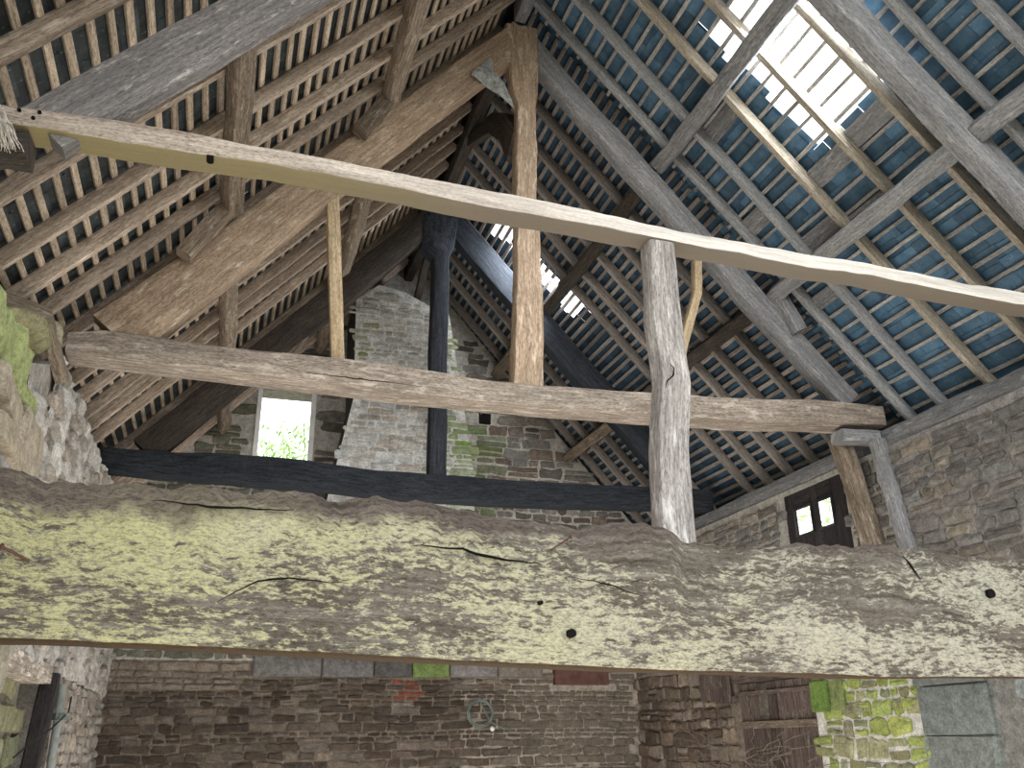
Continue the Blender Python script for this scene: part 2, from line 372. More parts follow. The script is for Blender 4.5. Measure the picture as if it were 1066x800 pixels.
o = timber('strut', [(3.42, 6.08, 4.19), (3.45, 6.08, 4.5), (3.58, 6.08, 4.9), (3.69, 6.08, 5.2), (3.74, 6.08, 5.62)], [.08]*5, [.075]*5, (0, 1, 0), W['tan'], .003, 5, dx=.1, seed=15)
setp(o, 'thin crooked pale strut leaning behind the cracked foreground post', 'strut')
# cleats wedged on the left principal of the middle truss
def cleat(side, x, y, ln, label, seed, w=.13, h=.12, mat=None):
    s = abs(x-CX)/CA
    a = onroof(side, s-ln/2, -.045); b = onroof(side, s+ln/2, -.16)
    o = timber('cleat', [(a[0], y, a[1]), (b[0], y, b[1])], w, h, (0, 1, 0), mat or W['oak'], .005, 6, dx=.06, seed=seed)
    return setp(o, label, 'wood block')
cleat('L', -.45, 5.93, .55, 'wedge shaped wooden cleat under the lower left purlin on the massive brown rafter', 31)
cleat('L', .72, 5.93, .5, 'small wooden cleat under the upper left purlin on the massive brown rafter', 32)
cleat('R', 4.62, 6.0, .4, 'wooden cleat holding the lower right purlin on the grey brown rafter', 33, mat=W['oak_grey'])
# ---- T2 truss (far, dark)
T2TIE = [(-1.26, 4.315, 4.13), (-0.81, 4.313, 4.115), (-0.17, 4.323, 4.10), (0.49, 4.314, 4.07), (1.28, 4.28, 4.055), (2.0, 4.27, 4.04), (2.76, 4.259, 4.03), (3.67, 4.277, 4.06), (4.75, 4.306, 4.10), (5.4, 4.31, 4.11)]
T2TIE = [(a, b, c-.05) for a, b, c in T2TIE]
t2 = front_beam('tie_beam', T2TIE, 9.0, .22, W['dark'], .008, 3, 'shadowed blue black tie beam of the farthest truss just above the lichened beam', 'beam', c=.02, seed=9)
principal('principal_rafter', 'L', 9.1, .2, 4.75, .08, .30, .16, W['darkbrown'], 'dark sloping rafter of the farthest truss on the left side of the gable', 25)
principal('principal_rafter', 'R', 9.1, .2, 4.7, .08, .32, .16, W['dark'], 'shadowed blue black sloping rafter of the farthest truss beside the narrow bright slot', 26)
o = timber('king_post', [(2.07, 9.1, 4.25), (2.07, 9.1, 6.95), (2.03, 9.1, 7.1), (2.05, 9.1, 7.75)], [.18]*4, [.19, .2, .42, .50], (0, 1, 0), W['dark'], .006, 4, dx=.15, seed=16)
setp(o, 'shadowed blue black king post of the farthest truss, flared at its head', 'post')
o = timber('strut', [(.62, 9.1, 5.92), (.24, 9.1, 5.35)], .12, .16, (0, 1, 0), W['oak'], .004, 4, seed=17)
# ridge beams and longitudinal braces
def ybeam(name, x, z, y0, y1, w, h, mat, label, cat, seed, amp=.008, roll=0):
    a = Vector((math.cos(roll), 0, math.sin(roll)))
    n = max(2, int((y1-y0)/.8)); rnd = random.Random(seed)
    pts = [(x+rnd.uniform(-.012, .012), y0+(y1-y0)*k/n, z+rnd.uniform(-.012, .012)) for k in range(n+1)]
    o = timber(name, pts, w, h, a, mat, amp, 3.5, dx=.15, seed=seed)
    return setp(o, label, cat)
bpy.data.objects.remove(o) if False else None
setp(o, 'short brown strut hanging from the left rafter of the farthest truss by the chimney', 'strut')
for y0, y1, lb, mt in ((Y0, 3.6, 'ridge beam over the nearest bay in front of the first truss', W['oak_grey']), (3.8, 6.0, 'ridge beam between the nearest and the middle truss', W['oak_grey']), (6.2, 9.0, 'dim ridge beam between the middle and the farthest truss', W['darkbrown']), (9.2, 11.2, 'dim ridge beam running into the gable peak', W['darkbrown'])):
    ybeam('ridge_beam', CX, 7.86, y0, y1, .12, .2, mt, lb, 'beam', int(y0*7))
rl = math.atan(K)
PUR = {('L', -.27): 'lower left', ('L', .87): 'upper left', ('R', 3.45): 'upper right', ('R', 4.49): 'lower right'}
BAY = [(Y0, 3.62, 'in the bay nearest to us'), (3.78, 6.02, 'between the nearest and the middle truss'), (6.18, 9.02, 'between the middle and the farthest truss'), (9.18, 11.22, 'between the farthest truss and the gable')]
for (side, px), nm in PUR.items():
    s = abs(px-CX)/CA; cx, cz = onroof(side, s, -.07)
    for bi, (y0, y1, bl) in enumerate(BAY):
        mt = W['oak'] if (side == 'L' and bi < 3) or bi == 3 else (W['oak_grey'] if bi < 2 else W['darkbrown'])
        if side == 'R' and bi == 1 and px > 4: mt = W['rafter_r']
        ybeam('purlin', cx, cz, y0, y1, .115, .14, mt, '%s purlin %s' % (nm, bl), 'beam', int(px*13+bi*5+60), .009, -rl if side == 'L' else rl)
# curved wind brace & braces from king posts
def arc(name, pts, w, h, mat, label, seed):
    o = timber(name, pts, w, h, (1, 0, 0), mat, .006, 4, dx=.1, seed=seed); return setp(o, label, 'brace')
arc('wind_brace', [(2.1, 6.25, 6.55), (2.1, 6.5, 6.95), (2.1, 6.9, 7.3), (2.1, 7.4, 7.55), (2.1, 7.75, 7.7)], .09, [.3, .26, .2, .16, .12], W['darkbrown'], 'curved brace rising from the middle king post to the ridge', 41)
arc('wind_brace', [(2.1, 10.9, 7.0), (2.1, 9.6, 7.7)], .09, .10, W['darkbrown'], 'thin slanting brace from the gable up to the ridge', 42)
# left wall plate / right wall plate
ybeam('plate_beam', 5.42, 3.96, 6.25, 11.2, .2, .17, W['oak_grey'], 'wall plate on the right wall over the small window, beyond the middle truss', 'beam', 51)
ybeam('plate_beam', 5.42, 3.96, Y0, 6.0, .22, .17, W['oak_grey'], 'wall plate on top of the near right wall at the edge of the picture', 'beam', 52)
ybeam('plate_beam', -1.45, 3.98, 5.3, 11.2, .2, .17, W['oak'], 'wall plate along the top of the left wall', 'beam', 53)
# timber props against the right wall under the end of the middle tie beam
o = timber('prop', [(5.12, 6.3, 4.06), (5.2, 6.27, 3.6), (5.26, 6.2, 2.9), (5.26, 6.15, 2.2)], .17, .13, (0, 1, 0), W['oak'], .006, 4, seed=54)
setp(o, 'brown upright post under the right end of the middle tie beam beside the small window', 'post')
o = timber('prop', [(5.25, 5.98, 3.95), (5.25, 5.92, 3.5), (5.25, 5.82, 2.9), (5.25, 5.76, 2.2)], .12, .1, (0, 1, 0), W['oak_grey'], .01, 4, seed=55)
setp(o, 'grey upright post against the right wall nearest the picture edge', 'post')
o = timber('bearer', [(4.95, 6.1, 4.0), (5.6, 6.05, 3.99)], .2, .1, (0, 1, 0), W['oak_grey'], .008, 4, seed=56)
setp(o, 'short grey bearer block between the middle tie beam and the right wall', 'wood block')

# ------------------------------------------------------------------ common rafters
HOLES = {'R': [(3.80, 4.76, 1.50, 3.10), (8.62, 9.0, .45, 2.42)], 'L': []}   # y0,y1,s0,s1
RY = {'L': [1.6, 2.1, 2.6, 3.1, 3.55, 4.48, 5.03, 5.48, 5.86, 6.38, 6.78, 7.14, 7.52, 7.92, 8.24, 8.62, 9.4, 9.8, 10.2, 10.6, 10.98],
      'R': [1.6, 2.1, 2.6, 3.1, 3.5, 4.0, 4.5, 5.0, 5.5, 5.88, 6.42, 6.85, 7.28, 7.7, 8.1, 8.46, 9.35, 9.75, 10.15, 10.55, 10.95]}
ORD = ['first', 'second', 'third', 'fourth', 'fifth', 'sixth', 'seventh', 'eighth']
def bay_of(y): return 0 if y < 3.7 else 1 if y < 6.05 else 2 if y < 9.05 else 3
BN = ['before the nearest truss', 'between nearest and middle truss', 'between middle and farthest truss', 'beyond the farthest truss']
rs = 0
for side, ys in RY.items():
    cnt = {}
    for y in ys:
        b = bay_of(y); cnt[b] = cnt.get(b, 0)+1; rs += 1
        rnd = random.Random(rs*3)
        dep = .098; th = .05
        a = onroof(side, .05, dep/2); e = onroof(side, SMAX, dep/2)
        md = onroof(side, 2.7, dep/2+rnd.uniform(-.012, .004))
        dy = rnd.uniform(-.04, .04)
        mt = W['rafter_l'] if side == 'L' else (W['rafter_r'] if b < 2 else W['batten_d'])
        if side == 'R' and y in (4.0, 4.5, 5.0): mt = W['rafter_p']
        o = timber('common_rafter', [(a[0], y+dy*.5, a[1]), (md[0], y, md[1]), (e[0], y-dy*.3, e[1])], th, dep, (0, 1, 0), mt, .004, 3, dx=.3, c=.003, seed=rs)
        setp(o, '%s slope rafter %s, %s counting away from us' % ({'L': 'left', 'R': 'right'}[side], BN[b], ORD[cnt[b]-1]), 'rafter', 'common rafters of the %s roof slope' % {'L': 'left', 'R': 'right'}[side])
# ------------------------------------------------------------------ battens
RB = .098
def batten(side, s, y0, y1, w, th, mat, proto=None, seed=0):
    rnd = random.Random(seed); x, z = onroof(side, s, RB+th/2)
    a = Vector((CA, 0, SA)) if side == 'L' else Vector((CA, 0, -SA))
    n = 4; pts = []
    for k in range(n+1):
        q = rnd.uniform(-.008, .008); xx, zz = onroof(side, s+q, RB+th/2); pts.append((xx, y0+(y1-y0)*k/n, zz))
    return timber('batten', pts, w, th, a, mat, 0, 3, dx=9, c=.002, seed=seed)
def bat_run(side, y0, y1, gap, w, mat, lab, grp, skip=()):
    s = .12; k = 0
    while s < SMAX-.02:
        k += 1; rnd = random.Random(int(k*31+y0*10))
        o = batten(side, s, y0+rnd.uniform(-.02, .02), y1+rnd.uniform(-.02, .02), w*rnd.uniform(.88, 1.12), .022, mat, seed=int(k+y0*100))
        setp(o, lab, 'batten', grp); s += gap
bat_run('L', Y0, 6.05, .118, .04, W['batten_l'], 'thin tan slating batten nailed over the near left roof rafters', 'slating battens on the near left slope')
bat_run('L', 6.08, 11.2, .118, .036, W['batten_l'], 'thin slating batten on the left slope beyond the massive brown rafter', 'slating battens on the far left slope')
bat_run('R', Y0, 6.05, .152, .030, W['batten_r'], 'thin grey slating batten crossing the near right roof slope', 'slating battens on the near right slope')
bat_run('R', 6.08, 11.2, .112, .04, W['batten_d'], 'dim slating batten on the right slope beyond the middle truss', 'slating battens on the far right slope')
# odd bare boards between rafters on the right slope
k = 0
for (y0, y1, s, w) in ((4.0, 4.5, 3.05, .17), (4.5, 5.0, 3.08, .17), (5.0, 5.5, 3.45, .16), (5.5, 5.9, 3.0, .18), (4.5, 5.0, 3.55, .13), (5.0, 5.5, 2.2, .15), (5.5, 5.9, 2.0, .16), (3.5, 4.0, 4.6, .16), (5.5, 5.9, 3.9, .14)):
    k += 1; x, z = onroof('R', s, RB-.012)
    o = timber('board', [(x, y0, z), (x, y1, z)], w, .014, (CA, 0, -SA), W['oak_grey'], 0, 3, dx=9, c=.002, seed=k)
    setp(o, 'short flat grey board patched between two right slope rafters', 'board', 'patch boards of the right roof slope')
# ------------------------------------------------------------------ slates
def slates(side, mats):
    bm = bmesh.new(); cl = bm.loops.layers.float_color.new('Col'); rnd = random.Random(5 if side == 'L' else 6)
    g = .118; s = -.02; row = 0
    while s < SMAX-.1:
        row += 1; y = Y0-(.1 if row % 2 else 0)
        while y < YG+.6:
            w = .21*rnd.uniform(.93, 1.05); yc = y+w/2; hole = False
            for (h0, h1, s0, s1) in HOLES[side]:
                if h0-(.1 if h0 < 6 else -.02) < yc < h1+.1 and s0 < s+.1 < s1+.04: hole = True
            if not hole:
                ln = .30; j = rnd.uniform(-.012, .012); up0 = RB+.026+.030; up1 = RB+.026+.004
                a = onroof(side, s+ln*.5+j+.06, up0+rnd.uniform(0, .006)); b = onroof(side, s-ln*.5+j, up1)
                v = []
                for (yy, (x, z)) in ((y, a), (y+w-.004, a), (y+w-.004, b), (y, b)): v.append(bm.verts.new((x, yy, z)))
                f = bm.faces.new(v)
                q = rnd.uniform(.6, 1.3)
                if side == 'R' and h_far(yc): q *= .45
                for l in f.loops: l[cl] = (q, q*rnd.uniform(.97, 1.03), q, 1)
            y += w
        s += g
    me = bpy.data.meshes.new('ceiling'); bm.to_mesh(me); bm.free()
    return setp(link('ceiling', me, mats), kind='structure')
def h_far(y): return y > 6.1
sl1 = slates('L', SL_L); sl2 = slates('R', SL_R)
bm = bmesh.new()
tube(bm, [(CX, Y0, ZA+.26), (CX, YG+.6, ZA+.26)], .16, 8)
rc = from_bm('trim_1', bm, SL_L); setp(rc, kind='structure')

# ------------------------------------------------------------------ stone walls
def lerp3(a, b, f): return tuple(a[i]*(1-f)+b[i]*f for i in range(3))
class Wall:
    def __init__(s, name): s.name = name; s.bm = bmesh.new(); s.cl = s.bm.loops.layers.float_color.new('Col')
    def face(s, vs, col):
        f = s.bm.faces.new(vs)
        for l in f.loops: l[s.cl] = (*col, 1)
        return f
    def prism(s, poly, org, U, V, Nn, th, col, side=None):
        """poly in (u,v); front at 0, back at -th"""
        O, U, V, Nn = Vector(org), Vector(U), Vector(V), Vector(Nn)
        a = [s.bm.verts.new(O+U*u+V*v) for u, v in poly]; b = [s.bm.verts.new(O+U*u+V*v-Nn*th) for u, v in poly]
        s.face(a, col); s.face(b[::-1], col)
        for i in range(len(poly)): s.face((a[i], b[i], b[(i+1) % len(poly)], a[(i+1) % len(poly)]), side or col)
    def stones(s, org, U, V, Nn, u0, u1, v0, v1, inside, colf, hr=(.06, .16), lr=(1.2, 3.6), gap=.012, d=.035, seed=1, skip=.0, wav=.03):
        O, U, V, Nn = Vector(org), Vector(U), Vector(V), Vector(Nn); rnd = random.Random(seed); v = v0
        while v < v1:
            h = rnd.uniform(*hr); u = u0-rnd.uniform(0, .2)
            while u < u1:
                ln = h*rnd.uniform(*lr); ln = max(ln, .09)
                uc, vc = u+ln/2, v+h/2
                hh = h
                nsub = 2 if (h > .11 and rnd.random() < .3) else 1
                for ks in range(nsub):
                    y0 = v+ks*h/nsub; hh = h/nsub
                    vc = y0+hh/2
                    if inside(uc, vc) and rnd.random() >= skip:
                        s.stone(O, U, V, Nn, u, y0, ln, hh, gap, d, rnd, colf(uc, vc, rnd), wav)
                u += ln
            v += h
    def stone(s, O, U, V, Nn, u, v, ln, h, gap, d, rnd, col, wav, fine=False):
        g = gap*rnd.uniform(.5, 1.4); c = min(ln, h)*rnd.uniform(.08, .22)
        x0, x1, y0, y1 = u+g, u+ln-g, v+g, v+h-g
        if x1-x0 < .02 or y1-y0 < .02: return
        P = [(x0+c, y0), ((x0+x1)/2, y0), (x1-c, y0), (x1, y0+c), (x1, y1-c), (x1-c, y1), ((x0+x1)/2, y1), (x0+c, y1), (x0, y1-c), (x0, y0+c)]
        jit = .002 if fine else min(.02, h*.13)
        if fine: c = .008; P = [(x0+c, y0), ((x0+x1)/2, y0), (x1-c, y0), (x1, y0+c), (x1, y1-c), (x1-c, y1), ((x0+x1)/2, y1), (x0+c, y1), (x0, y1-c), (x0, y0+c)]
        P = [(a+rnd.uniform(-jit, jit), b+rnd.uniform(-jit, jit)) for a, b in P]
        def w(a, b): # course waviness
            return b+wav*noise.noise(Vector((a*.9, b*1.4, 3.3)))
        cx, cy = (x0+x1)/2, (y0+y1)/2; dep = d*rnd.uniform(.4, 1.3)
        def pt(a, b, n): return s.bm.verts.new(O+U*a+V*w(a, b)+Nn*n)
        k = min(.018/(ln*.5), .4); kk = min(.016/(h*.5), .5)
        r0 = [pt(a, b, -.02) for a, b in P]
        r1 = [pt(a, b, dep*.75) for a, b in P]
        tx, ty = rnd.uniform(-.08, .08), rnd.uniform(-.12, .12)
        r2 = [pt(a+(cx-a)*k, b+(cy-b)*kk, dep+(a-cx)*tx+(b-cy)*ty+rnd.uniform(-.004, .004)) for a, b in P]
        n = len(P)
        for A, B in ((r0, r1), (r1, r2)):
            for i in range(n): s.face((A[i], A[(i+1) % n], B[(i+1) % n], B[i]), col)
        ctr = pt(cx, cy, dep+rnd.uniform(0, .012))
        for i in range(n): s.face((r2[i], r2[(i+1) % n], ctr), col)
    def done(s, loc=(0, 0, 0)):
        bmesh.ops.recalc_face_normals(s.bm, faces=s.bm.faces[:])
        me = bpy.data.meshes.new(s.name); s.bm.to_mesh(me); s.bm.free()
        o = link(s.name, me, STONE); return setp(o, kind='structure')
def jitc(c, rnd, a=.25):
    q = 1+rnd.uniform(-a, a); w_ = rnd.uniform(-.05, .05); return tuple(max(0, x*q*(1+k_*w_)) for x, k_ in zip(c, (1, 0, -1)))
GREY, BRN, DBR, TAN, MORT = (.20, .185, .165), (.17, .14, .115), (.10, .078, .062), (.29, .24, .19), (.42, .38, .33)
GRN, GREEN2, RED = (.20, .33, .06), (.33, .40, .10), (.24, .08, .05)
# gable wall: u = x, v = z, normal -y
gw = Wall('wall_far')
UG, VG, NG = (1, 0, 0), (0, 0, 1), (0, -1, 0); OG = (0, YG, 0)
def zroof(x): return zr(x)+.17
wx0, wx1, wz0, wz1 = .17, .90, 4.78, 6.0
MC1 = (.50, .47, .42); MC2 = (.24, .195, .155)
def gpoly(poly, col): gw.prism(poly, OG, UG, VG, NG, .6, col)
gpoly([(-1.8, 0), (wx0, 0), (wx0, 2.5), (-1.8, 2.5)], MC2); gpoly([(wx0, 0), (2.9, 0), (2.9, 2.5), (wx0, 2.5)], MC2); gpoly([(2.9, 0), (5.9, 0), (5.9, 2.5), (2.9, 2.5)], (.44, .38, .31))
gpoly([(-1.8, 2.5), (wx0, 2.5), (wx0, zroof(wx0)), (-1.3, zroof(-1.3)), (-1.8, 3.8)], MC1)
gpoly([(wx0, 2.5), (wx1, 2.5), (wx1, wz0), (wx0, wz0)], MC1)
gpoly([(wx0, wz1), (wx1, wz1), (wx1, zroof(wx1)), (wx0, zroof(wx0))], MC1)
gpoly([(wx1, 2.5), (5.9, 2.5), (5.9, 3.8), (CX, zroof(CX)), (wx1, zroof(wx1))], MC1)
def in_up(u, v):
    if wx0-.13 < u < wx1+.15 and wz0-.06 < v < wz1+.05: return False
    if 1.2 < u < 2.9 and v > 2.5: return False
    if math.hypot(u-3.23, v-5.76) < .09: return False
    return v < zr(u)-.02 and XL < u < XR
def c_up(u, v, r):
    base = jitc(GREY if r.random() < .6 else BRN, r, .35)
    if 2.5 < u < 3.35 and 4.2 < v < 6.2: base = lerp3(base, GRN, max(0, 1-abs(u-2.75)/.8)*r.uniform(.5, 1))
    if u < 0.1: base = lerp3(base, (.16, .17, .11), .5)
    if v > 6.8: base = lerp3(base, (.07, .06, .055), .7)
    return base
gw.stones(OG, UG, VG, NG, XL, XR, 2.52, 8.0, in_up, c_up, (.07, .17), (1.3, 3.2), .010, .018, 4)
gw.stone(Vector(OG), Vector(UG), Vector(VG), Vector(NG), 3.14, 5.68, .18, .17, .004, .004, random.Random(3), (.012, .011, .01), 0, True)  # near-black face paints the darkness of a putlog hole
def in_lo(u, v):
    if 4.10 < u < 4.95 and 2.2 < v < 2.45: return False
    if .38 < u < 4.05 and v > 2.30: return False
    return XL < u < XR and v < 2.5
def c_lo(u, v, r):
    c = jitc(DBR if r.random() < .72 else BRN, r, .35)
    if u > 3.0: c = lerp3(c, (.20, .165, .13), min(1, (u-3)*.8))
    if 2.1 < u < 2.4 and v > 2.05: c = lerp3(c, RED, .9)
    if u < .35 and v > 2.2: c = lerp3(c, TAN, .8)
    return c
gw.stones(OG, UG, VG, NG, XL, XR, .0, 1.2, in_lo, c_lo, (.06, .13), (1.3, 3.5), .009, .04, 6)
gw.stones(OG, UG, VG, NG, XL, XR, 1.2, 2.47, in_lo, c_lo, (.04, .11), (1.4, 4.0), .009, .03, 7)
# dressed band of grey blocks
x = .40; rnd = random.Random(2)
for wd, cc in ((.79, (.21, .20, .19)), (.62, (.20, .19, .185)), (.47, (.12, .115, .11)), (.47, (.19, .26, .09)), (.62, (.24, .22, .21)), (.6, (.22, .19, .16))):
    gw.stone(Vector(OG), Vector(UG), Vector(VG), Vector(NG), x, 2.315, wd, .26, .006, .07, random.Random(3), cc, 0, True); x += wd
gwall = gw.done()
# rusty iron lintel, cable coil
bm = bmesh.new(); bbox(bm, (4.12, 11.11, 2.235), (4.86, 11.3, 2.42))
o = from_bm('lintel', bm, M_IRON); setp(o, 'rusty brown iron beam end set in the far wall under the lichened beam', 'lintel')
def coil():
    bm = bmesh.new(); r = random.Random(4); P = []
    for k in range(150):
        a = k/150*2*PI*5.3; rr = .155+.012*math.sin(a*.37+1)+r.uniform(-.003, .003)
        P.append((3.12+rr*math.cos(a), 11.08+.012*math.sin(a*1.7)+.004*(k % 5), 1.90+rr*math.sin(a)*.95))
    P += [(3.25, 11.09, 1.80), (3.40, 11.1, 1.73), (3.52, 11.1, 1.71)]
    tube(bm, P, .009, 5)
    return from_bm('cable_coil', bm, M_COIL)
coil_ = setp(coil(), 'coil of grey cable hung on the dark far wall', 'cable')
bm = bmesh.new(); bmesh.ops.create_icosphere(bm, subdivisions=2, radius=.03, matrix=Matrix.Translation((3.27, 11.08, 1.72)))
from_bm('insulator', bm, M_WHITE, coil_)
# chimney breast: tapering block in front of the gable
cb = Wall('chimney_breast')
def cxl(z): return 1.30-max(0, (5.6-z))*.19 if z < 5.6 else 1.30-(z-5.6)*.03
def cxr(z): return 2.86-max(0, z-4.7)*.16
YC = 10.4
zz = [2.56, 4.7, 5.6, 6.6, 6.95]
cpoly = [(cxl(z), z) for z in zz]+[(1.55, 7.22), (1.9, 7.16), (2.3, 6.97)]+[(cxr(z), z) for z in (6.9, 5.6, 4.7, 2.56)]
MCC = (.72, .71, .68)
cb.prism(cpoly, (0, YC, 0), UG, VG, NG, .79, MCC, (.13, .125, .12))  # shade on the cheeks painted as a darker side colour
def in_c(u, v): return cxl(v)+.02 < u < cxr(v)-.02 and v < 7.1-abs(u-1.75)*.25
def c_c(u, v, r):
    c = jitc((.58, .565, .53) if r.random() < .75 else (.44, .41, .36), r, .2)
    if u < 1.5 and 5.9 < v < 6.7: c = lerp3(c, (.34, .33, .12), r.uniform(.2, .9))
    if u > 2.2: c = lerp3(c, GRN, min(1, (u-2.2)*2.4)*r.uniform(.4, 1))
    return c
cb.stones((0, YC, 0), UG, VG, NG, 1.0, 3.1, 2.6, 7.2, in_c, c_c, (.05, .12), (1.3, 3.6), .013, .016, 9)
def in_cs(u, v): return .05 < u < .75
# left cheek of the breast (normal -x) follows the taper
cbo = cb.done()
if 'kind' in cbo: del cbo['kind']
setp(cbo, 'tapering pale stone chimney breast on the far gable behind the dark king post', 'chimney')
# right wall, inner face x = XR, u = y, v = z, normal -x
rw = Wall('wall_right')
UR, VR, NR = (0, 1, 0), (0, 0, 1), (-1, 0, 0); OR = (XR, 0, 0)
def rp(u0, u1, v0, v1, col=MC1): rw.prism([(u0, v0), (u1, v0), (u1, v1), (u0, v1)], OR, UR, VR, NR, .6, col)
ZT = 3.88; wy0, wy1, rz0, rz1 = 6.54, 7.52, 3.05, 3.84; dy0, dy1, dz = 7.42, 8.78, 2.14
WM = (.80, .78, .72)
rp(Y0, 6.0, 2.3, ZT, (.34, .32, .30)); rp(Y0, 5.3, 0, 2.3, (.3, .29, .27)); rp(5.3, 6.0, 0, 2.3, (.3, .3, .28)); rp(6.0, dy0, 0, 2.3, WM); rp(dy0, dy1, dz, 2.3, DBR)
rp(dy1, YG, 0, 2.3, MC2); rp(6.0, wy0, 2.3, ZT); rp(wy0, wy1, 2.3, rz0)
rw.prism([(wy0, rz1), (8.6, rz1), (8.6, ZT), (wy0, ZT)], OR, UR, VR, NR, .12, MC1); rw.prism([(wy1, 2.3), (8.6, 2.3), (8.6, rz1), (wy1, rz1)], OR, UR, VR, NR, .12, MC1); rp(8.6, YG, 2.3, ZT)
def in_r1(u, v):
    if wy0-.03 < u < wy1+.03 and rz0-.03 < v < rz1+.1: return False
    return v < ZT-.03 and u < YG
def c_r1(u, v, r):
    c = jitc((.21, .195, .18) if r.random() < .7 else (.26, .23, .19), r, .3)
    if 7.8 < u < 8.6 and v < 3.3: c = lerp3(c, (.28, .33, .17), .5)
    return c
rw.stones(OR, UR, VR, NR, Y0, YG, 2.32, ZT, in_r1, c_r1, (.07, .16), (1.4, 3.2), .013, .022, 12)
def in_r2(u, v): return 6.08 < u < dy0-.02 and v < 2.28
def c_r2(u, v, r):
    c = jitc((.40, .46, .15) if r.random() < .5 else (.36, .36, .22), r, .25)
    if u > 6.9: c = lerp3(c, (.24, .21, .17), .55 if r.random() < .6 else 0)
    return c
rw.stones(OR, UR, VR, NR, 6.05, dy0, .0, 1.75, in_r2, c_r2, (.09, .19), (1.0, 2.2), .013, .02, 13)
rw.stones(OR, UR, VR, NR, 6.05, dy0, 1.75, 2.28, lambda u, v: in_r2(u, v) and not (7.12 < u and 1.78 < v < 2.04), c_r2, (.09, .17), (1.0, 2.0), .012, .02, 14)
rw.stone(Vector(OR), Vector(UR), Vector(VR), Vector(NR), 7.17, 1.78, .24, .27, .005, .05, random.Random(1), (.20, .31, .08), 0, True)
rw.stone(Vector(OR), Vector(UR), Vector(VR), Vector(NR), 6.95, 1.78, .2, .27, .005, .05, random.Random(2), (.27, .32, .13), 0, True)
def in_r3(u, v): return u > dy1+.02 and v < 2.28
rw.stones(OR, UR, VR, NR, dy1, YG, .0, 2.28, in_r3, lambda u, v, r: jitc((.20, .155, .125) if r.random() < .7 else TAN, r, .3), (.08, .18), (1.2, 2.6), .012, .04, 15)
z = 0
for hh in (.42, .42, .35, .38, .36, .35):   # dressed grey jamb stones
    rw.stone(Vector(OR), Vector(UR), Vector(VR), Vector(NR), 5.34, z, .72, hh, .004, .05, random.Random(int(z*10)), jitc((.26, .29, .275), random.Random(int(z*30)), .15), 0, True); z += hh
rw.stones(OR, UR, VR, NR, Y0, 5.3, 0, 2.3, lambda u, v: u < 5.3, lambda u, v, r: jitc((.40, .42, .40), r, .1), (.2, .36), (1.2, 2.6), .012, .04, 16)
rwall = rw.done()
# small boarded window in the right wall with two bright openings
def bx(name, lo, hi, mat, parent=None, bev=.004):
    bm = bmesh.new(); bbox(bm, lo, hi)
    if bev: bmesh.ops.bevel(bm, geom=bm.edges[:], offset=bev, segments=1, affect='EDGES')
    uvl = bm.loops.layers.uv.new('UVMap')
    dims = [hi[i]-lo[i] for i in range(3)]; ax = dims.index(max(dims)); o1, o2 = [i for i in range(3) if i != ax]
    for f in bm.faces:
        for l in f.loops: l[uvl].uv = (l.vert.co[ax], l.vert.co[o1]+l.vert.co[o2])
    return from_bm(name, bm, mat, parent)
win = bpy.data.objects.new('window_2', None); C.objects.link(win); setp(win, kind='structure')
oy = [(6.78, 7.0), (7.10, 7.36)]; z0, z1 = 3.41, 3.66
fx0, fx1 = XR+.03, XR+.05
n = 0
for (a, b2, c1, d) in ((wy0, 6.78, rz0, rz1), (7.0, 7.10, rz0, rz1), (7.36, wy1, rz0, rz1), (6.78, 7.0, rz0, z0), (6.78, 7.0, z1, rz1), (7.10, 7.36, rz0, z0), (7.10, 7.36, z1, rz1)):
    bx('board', (fx0, a+.002, c1+.002), (fx1, b2-.002, d-.002), W['board'], win)
for a, b2 in oy:
    for lo, hi in (((fx0-.02, a-.02, z0-.02), (fx0, a, z1+.02)), ((fx0-.02, b2, z0-.02), (fx0, b2+.02, z1+.02)), ((fx0-.02, a, z1), (fx0, b2, z1+.02)), ((fx0-.02, a, z0-.02), (fx0, b2, z0))):
        bx('frame', lo, hi, W['board'], win, 0)
# white window in the gable
w1 = bpy.data.objects.new('window_1', None); C.objects.link(w1); setp(w1, kind='structure')
for lo, hi in (((wx0-.01, 11.17, wz0), (wx0+.05, 11.27, wz1)), ((wx1-.05, 11.17, wz0), (wx1+.01, 11.27, wz1)), ((wx0, 11.17, wz1-.06), (wx1, 11.27, wz1)), ((wx0, 11.17, wz0), (wx1, 11.27, wz0+.05))):
    bx('frame', lo, hi, M_WHITE, w1)
